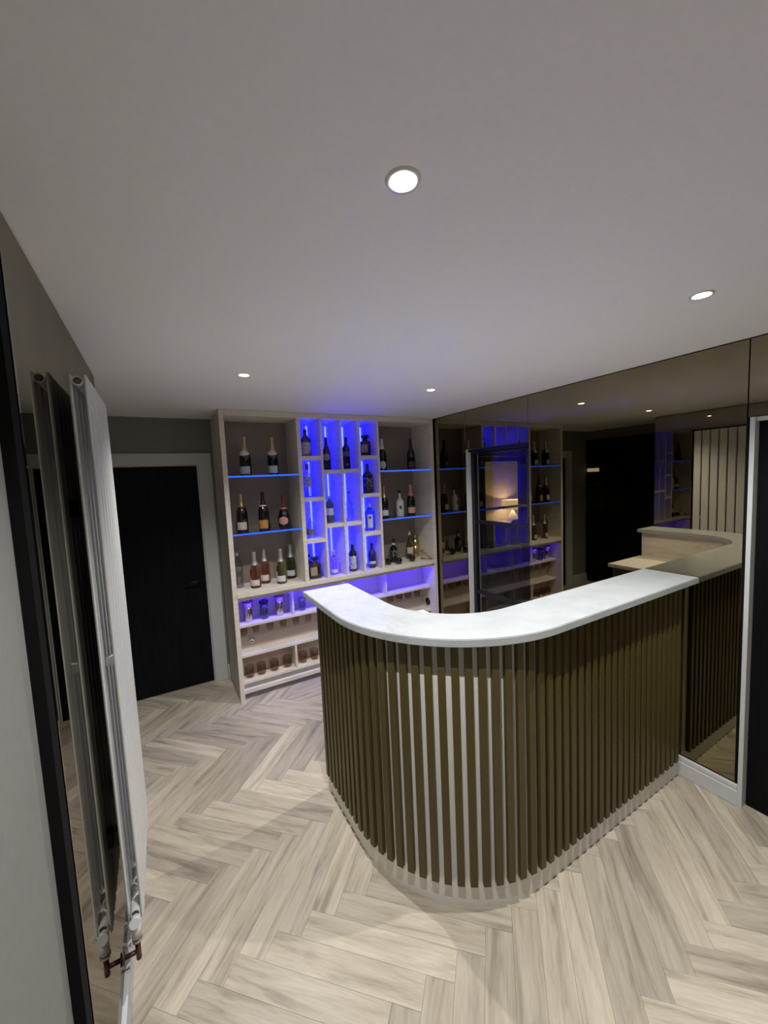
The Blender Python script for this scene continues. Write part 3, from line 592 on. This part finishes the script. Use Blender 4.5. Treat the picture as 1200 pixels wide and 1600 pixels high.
# brass shaker, black balls, brass triangle on the worktop at right
sh = empty('cocktail_shaker', (-0.108, 0.270, W0 + 0.0005), 'gold cocktail shaker beside the right side panel', 'shaker')
lathe('cup', [(0, 0), (0.030, 0), (0.033, 0.004), (0.042, 0.150), (0, 0.150)], M_BRASS, sh); lathe('lid', [(0.0425, 0.1505), (0.041, 0.165), (0.030, 0.195), (0.020, 0.205), (0, 0.205)], M_BRASS, sh); lathe('cap', [(0.019, 0.2055), (0.019, 0.235), (0.014, 0.245), (0, 0.246)], M_BRASS, sh)
def ball(x, y, lab):
    n = 12; pr = [(0.036 * math.sin(PI * i / n) if 0 < i < n else 0, 0.036 - 0.036 * math.cos(PI * i / n)) for i in range(n + 1)]
    b = empty('black_ball', (x, y, W0 + 0.0003), lab, 'ornament', 'glossy black balls on the worktop')
    lathe('ball', pr, plain('gloss black ceramic', (0.008, 0.008, 0.009), 0.05, spec=0.7), b, n=24); lathe('collar', [(0.011, 0.069), (0.013, 0.071), (0.011, 0.079), (0.0, 0.079)], M_STEEL, b, n=16)
ball(-0.548, 0.115, 'glossy black ball half hidden by the upright next to the lit cells'); ball(-0.450, 0.075, 'glossy black ball in front of the dark ornate bottle'); ball(-0.275, 0.090, 'glossy black ball in front of the pale green bottle')
tr = empty('triangle_stand', (-0.095, 0.10, W0), 'brass wire triangle leaning by the right side panel', 'ornament')
bm = bmesh.new(); tri = [(-0.028, 0.02, 0.094), (-0.028, 0.02, 0.004), (0.034, -0.075, 0.004)]
for a, b in zip(tri, tri[1:] + tri[:1]): add_tube(bm, [a, b], 0.0035, 8)
for a, b in zip(tri, tri[1:] + tri[:1]): add_tube(bm, [(a[0] - 0.022, a[1], a[2]), (b[0] - 0.022, b[1], b[2])], 0.0035, 8)
for a in tri: add_tube(bm, [a, (a[0] - 0.022, a[1], a[2])], 0.0035, 8)
finish('wire_frame', bm, M_BRASS, tr, True)
# shaker tins and glasses in the blue lower row
ZS1, ZS2, ZS3 = 0.6285, 0.5093, 0.1355
def tin(x, lab):
    t = empty('shaker_tin', (x, 0.148, ZS1), lab, 'shaker', 'tapered steel shaker tins')
    lathe('tin_body', [(0, 0), (0.026, 0), (0.029, 0.004), (0.044, 0.178), (0.0425, 0.178), (0.028, 0.006), (0, 0.006)], M_STEEL, t, n=24, close=False); lathe('rim', [(0.0435, 0.175), (0.0462, 0.177), (0.0462, 0.182), (0.0435, 0.183), (0.0425, 0.179)], M_BLACKM, t, n=24, close=False)
tin(-1.945, 'tapered steel shaker tin at the left end of the blue lit lower row'); tin(-1.675, 'tapered steel shaker tin nearest the divider in the blue lit lower row')
def tumbler(name, x, y, z, r, h, mat, lab, group, base=0.010):
    t = lathe(name, [(0, 0), (r * 0.74, 0), (r * 0.90, h * 0.06), (r * 0.98, h * 0.20), (r, h), (r - 0.003, h), (r * 0.95 - 0.003, h * 0.22), (r * 0.80, base), (0, base)], mat, n=24, close=False)
    t.location = (x, y, z); tag(t, lab, 'glass', group); return t
j = empty('glass_jar', (-1.812, 0.148, ZS1), 'clear glass jar with a dark lid between the two shaker tins', 'jar')
lathe('jar_body', [(0, 0), (0.033, 0), (0.036, 0.004), (0.036, 0.135), (0.033, 0.135), (0.033, 0.008), (0, 0.008)], G_CLEAR, j, n=24, close=False); lathe('lid', [(0.038, 0.1355), (0.040, 0.138), (0.040, 0.160), (0.036, 0.162), (0.020, 0.158), (0, 0.158)], M_BLACKM, j, n=24)
tumbler('highball_glass', -1.470, 0.148, ZS1, 0.034, 0.125, G_CLEAR, 'clear highball glass right of the divider in the blue lit row', None)
M_SMOKE = pane_mat('smoky amber glass', (0.83, 0.75, 0.69), 0.04); M_SMOKE2 = pane_mat('pale smoky glass', (0.88, 0.83, 0.79), 0.03)
ORD = ['first', 'second', 'third', 'fourth', 'fifth', 'sixth', 'seventh', 'eighth']
for i, x in enumerate((-1.968, -1.868, -1.755, -1.638)): tumbler('tumbler', x, 0.158, ZS3, 0.040, 0.098, M_SMOKE, 'smoky brown tumbler on the lowest shelf, %s from the left side panel' % ORD[i], 'smoky tumblers on the lowest shelf')
for i, x in enumerate((-1.490, -1.378)): tumbler('tumbler', x, 0.158, ZS3, 0.040, 0.098, M_SMOKE, 'smoky brown tumbler on the lowest shelf, %s right of the white divider' % ORD[i], 'smoky tumblers on the lowest shelf')
for i, x in enumerate((-1.990, -1.888, -1.766, -1.648, -1.530, -1.412)): tumbler('tumbler', x, 0.168, ZS2, 0.032, 0.090, M_SMOKE2, 'thin smoky glass below the blue row at left, %s from the side panel' % ORD[i], 'thin glasses under the blue lit shelf')
for i, x in enumerate((-0.172, -0.292, -0.405, -0.520)): tumbler('tumbler', x, 0.168, ZS2, 0.037, 0.090, M_SMOKE, 'smoky glass below the blue shelf at right, %s from the right side panel' % ORD[i], 'smoky glasses under the blue shelf at right')

# ================================================================== RADIATOR
ra = empty('radiator', (-2.713, -1.466, 0.0), 'tall white double panel vertical radiator fixed in front of the left mirror', 'radiator')
RZ0, RZ1 = 0.272, 2.175; RW = 0.534
for side, xc in (('front', 0.0195), ('rear', -0.0195)):
    for k in range(7):
        y0 = -RW / 2 + k * RW / 7
        box('%s_fin' % side, xc - 0.0045, xc + 0.0045, y0 + 0.006, y0 + RW / 7 - 0.006, RZ0, RZ1, M_RAD, ra, 0.004)
for nm, z in (('top_header', RZ1 - 0.022), ('bottom_header', RZ0 + 0.035)):
    bm = bmesh.new(); add_tube(bm, [(0, -RW / 2 - 0.002, z), (0, RW / 2 + 0.002, z)], 0.0145, 20, False); add_tube(bm, [(0, -RW / 2 - 0.002, z), (0, RW / 2 + 0.002, z)], 0.0115, 20, False)
    for ye in (-RW / 2 - 0.002, RW / 2 + 0.002):
        ro = [bm.verts.new((0.0145 * math.cos(2 * PI * k / 20), ye, z + 0.0145 * math.sin(2 * PI * k / 20))) for k in range(20)]; ri = [bm.verts.new((0.0115 * math.cos(2 * PI * k / 20), ye, z + 0.0115 * math.sin(2 * PI * k / 20))) for k in range(20)]
        for k in range(20): bm.faces.new((ro[k], ro[(k + 1) % 20], ri[(k + 1) % 20], ri[k]))
    finish(nm, bm, M_RAD, ra, True)
    lathe('end_plug', [(0, -0.004), (0.0112, -0.004), (0.0112, 0.004), (0, 0.004)], plain('grey plug', (0.16, 0.16, 0.16), 0.5), ra, n=16).matrix_local = Matrix.Translation((0, -RW / 2 + 0.006, z)) @ Matrix.Rotation(PI / 2, 4, 'X')
for yy in (-0.17, 0.17):
    for zz in (0.55, 1.75): box('wall_bracket', -0.0435, -0.024, yy - 0.02, yy + 0.02, zz - 0.03, zz + 0.03, M_BLACKM, ra, 0.002)
for yy in (-0.2, 0.2): box('spacer', -0.0145, 0.0145, yy - 0.012, yy + 0.012, 1.20, 1.23, M_RAD, ra)
# valve and copper pipe at the near bottom corner
yv = -RW / 2 - 0.012
v = tube('valve', [(0, yv + 0.035, 0.292), (0, yv + 0.005, 0.287), (0, yv - 0.004, 0.265), (0, yv - 0.004, 0.235)], 0.0145, M_RAD, ra, 14)
tube('valve_cap', [(0, yv - 0.008, 0.295), (0, yv - 0.022, 0.302)], 0.0165, M_TRIM, v, 16)
tube('valve_nut', [(0, yv - 0.004, 0.234), (0, yv - 0.004, 0.220)], 0.0165, M_STEEL, v, 6)
tube('copper_pipe', [(0, yv - 0.004, 0.222), (0, yv - 0.004, 0.150)], 0.0085, M_COPPER, ra); tube('copper_pipe', [(0, yv - 0.004, 0.178), (-0.0435, yv - 0.004, 0.178)], 0.0075, M_COPPER, ra)
lathe('pipe_collar', [(0, 0), (0.020, 0), (0.018, 0.004), (0, 0.004)], M_COPPER, ra, n=18).matrix_local = Matrix.Translation((-0.0435, yv - 0.004, 0.178)) @ Matrix.Rotation(PI / 2, 4, 'Y')

# ================================================================== RECESS AND LAMP ROOM
for i, (y0, y1) in enumerate(((-0.08, 0.535), (-0.70, -0.085), (-1.315, -0.705))):
    k = empty('tall_cabinet', (XA, (y0 + y1) / 2, 0), ('tall black cabinet with an oven in the recess, seen in the mirror', 'tall plain black cabinet in the recess, beside the oven cabinet', 'tall plain black cabinet at the near end of the recess')[i], 'cabinet')
    hw = (y1 - y0) / 2
    box('carcass', 0.001, 0.03, -hw, hw, 0.0, 2.26, M_BLACK, k)
    box('door', 0.031, 0.05, -hw + 0.003, hw - 0.003, 0.10, 1.15 if i == 0 else 2.25, M_BLACK, k)
    if i == 0:
        box('upper_door', 0.031, 0.05, -hw + 0.003, hw - 0.003, 1.93, 2.25, M_BLACK, k)
        ov = box('oven', 0.031, 0.055, -hw + 0.02, hw - 0.02, 1.16, 1.68, plain('dark oven glass', (0.02, 0.02, 0.022), 0.1), k); box('oven_handle', 0.060, 0.075, -hw + 0.06, hw - 0.06, 1.56, 1.575, M_STEEL, ov)
        box('lit_display', 0.031, 0.056, 0.10, 0.28, 1.765, 1.82, emit('warm lit display', (1.0, 0.85, 0.55), 0.7), k)
sb = empty('sideboard', (4.15, 2.72, 0), 'low sideboard under the lamp in the room beyond the glass door', 'cabinet')
box('top', -0.75, 0.75, -0.22, 0.24, 0.72, 0.75, M_CREAM, sb); box('body', -0.72, 0.72, -0.2, 0.24, 0.12, 0.719, M_CREAM, sb)
for sx in (-0.66, 0.66):
    for sy in (-0.16, 0.2): box('leg', sx - 0.02, sx + 0.02, sy - 0.02, sy + 0.02, 0.0, 0.119, M_BLACK, sb)
lp = empty('table_lamp', (4.15, 2.72, 0.7505), 'lit table lamp with a wide pale shade seen through the glass door', 'lamp')
lathe('lamp_base', [(0, 0), (0.16, 0), (0.15, 0.02), (0.06, 0.17), (0.02, 0.24), (0, 0.24)], plain('white lamp base', (0.75, 0.72, 0.65), 0.4), lp); lathe('lamp_stem', [(0.008, 0.2405), (0.008, 0.33), (0, 0.33)], M_BRASS, lp, n=10)
m, nt, b = nodes_of('warm lit shade'); b.inputs['Base Color'].default_value = (0.9, 0.75, 0.45, 1); b.inputs['Emission Color'].default_value = (1.0, 0.68, 0.20, 1); b.inputs['Emission Strength'].default_value = 0.62
lathe('lamp_shade', [(0.245, 0.27), (0.225, 0.47), (0.222, 0.47), (0.242, 0.27)], m, lp, n=28, close=False)
l = bpy.data.lights.new('lamp_bulb', 'POINT'); l.energy = LAMP_W; l.color = (1.0, 0.72, 0.38); l.shadow_soft_size = 0.03
lo_ = bpy.data.objects.new('lamp_bulb', l); C.objects.link(lo_); lo_.parent = lp; lo_.location = (0, 0, 0.37)
so = empty('armchair', (2.86, 1.62, 0), 'dark upholstered armchair in the lamp room beyond the glass door', 'chair')
M_SOFA = plain('dark blue grey upholstery', (0.03, 0.032, 0.05), 0.9)
box('seat', -0.35, 0.35, -0.3, 0.35, 0.14, 0.44, M_SOFA, so, 0.04); box('backrest', -0.35, 0.35, -0.45, -0.29, 0.14, 1.02, M_SOFA, so, 0.05)
for sx in (-1, 1): box('armrest', sx * 0.43 - 0.075, sx * 0.43 + 0.075, -0.42, 0.35, 0.14, 0.64, M_SOFA, so, 0.04)
for sx in (-0.38, 0.38):
    for sy in (-0.36, 0.28): box('leg', sx - 0.025, sx + 0.025, sy - 0.025, sy + 0.025, 0, 0.15, M_BLACK, so)
bpy.context.view_layer.update()
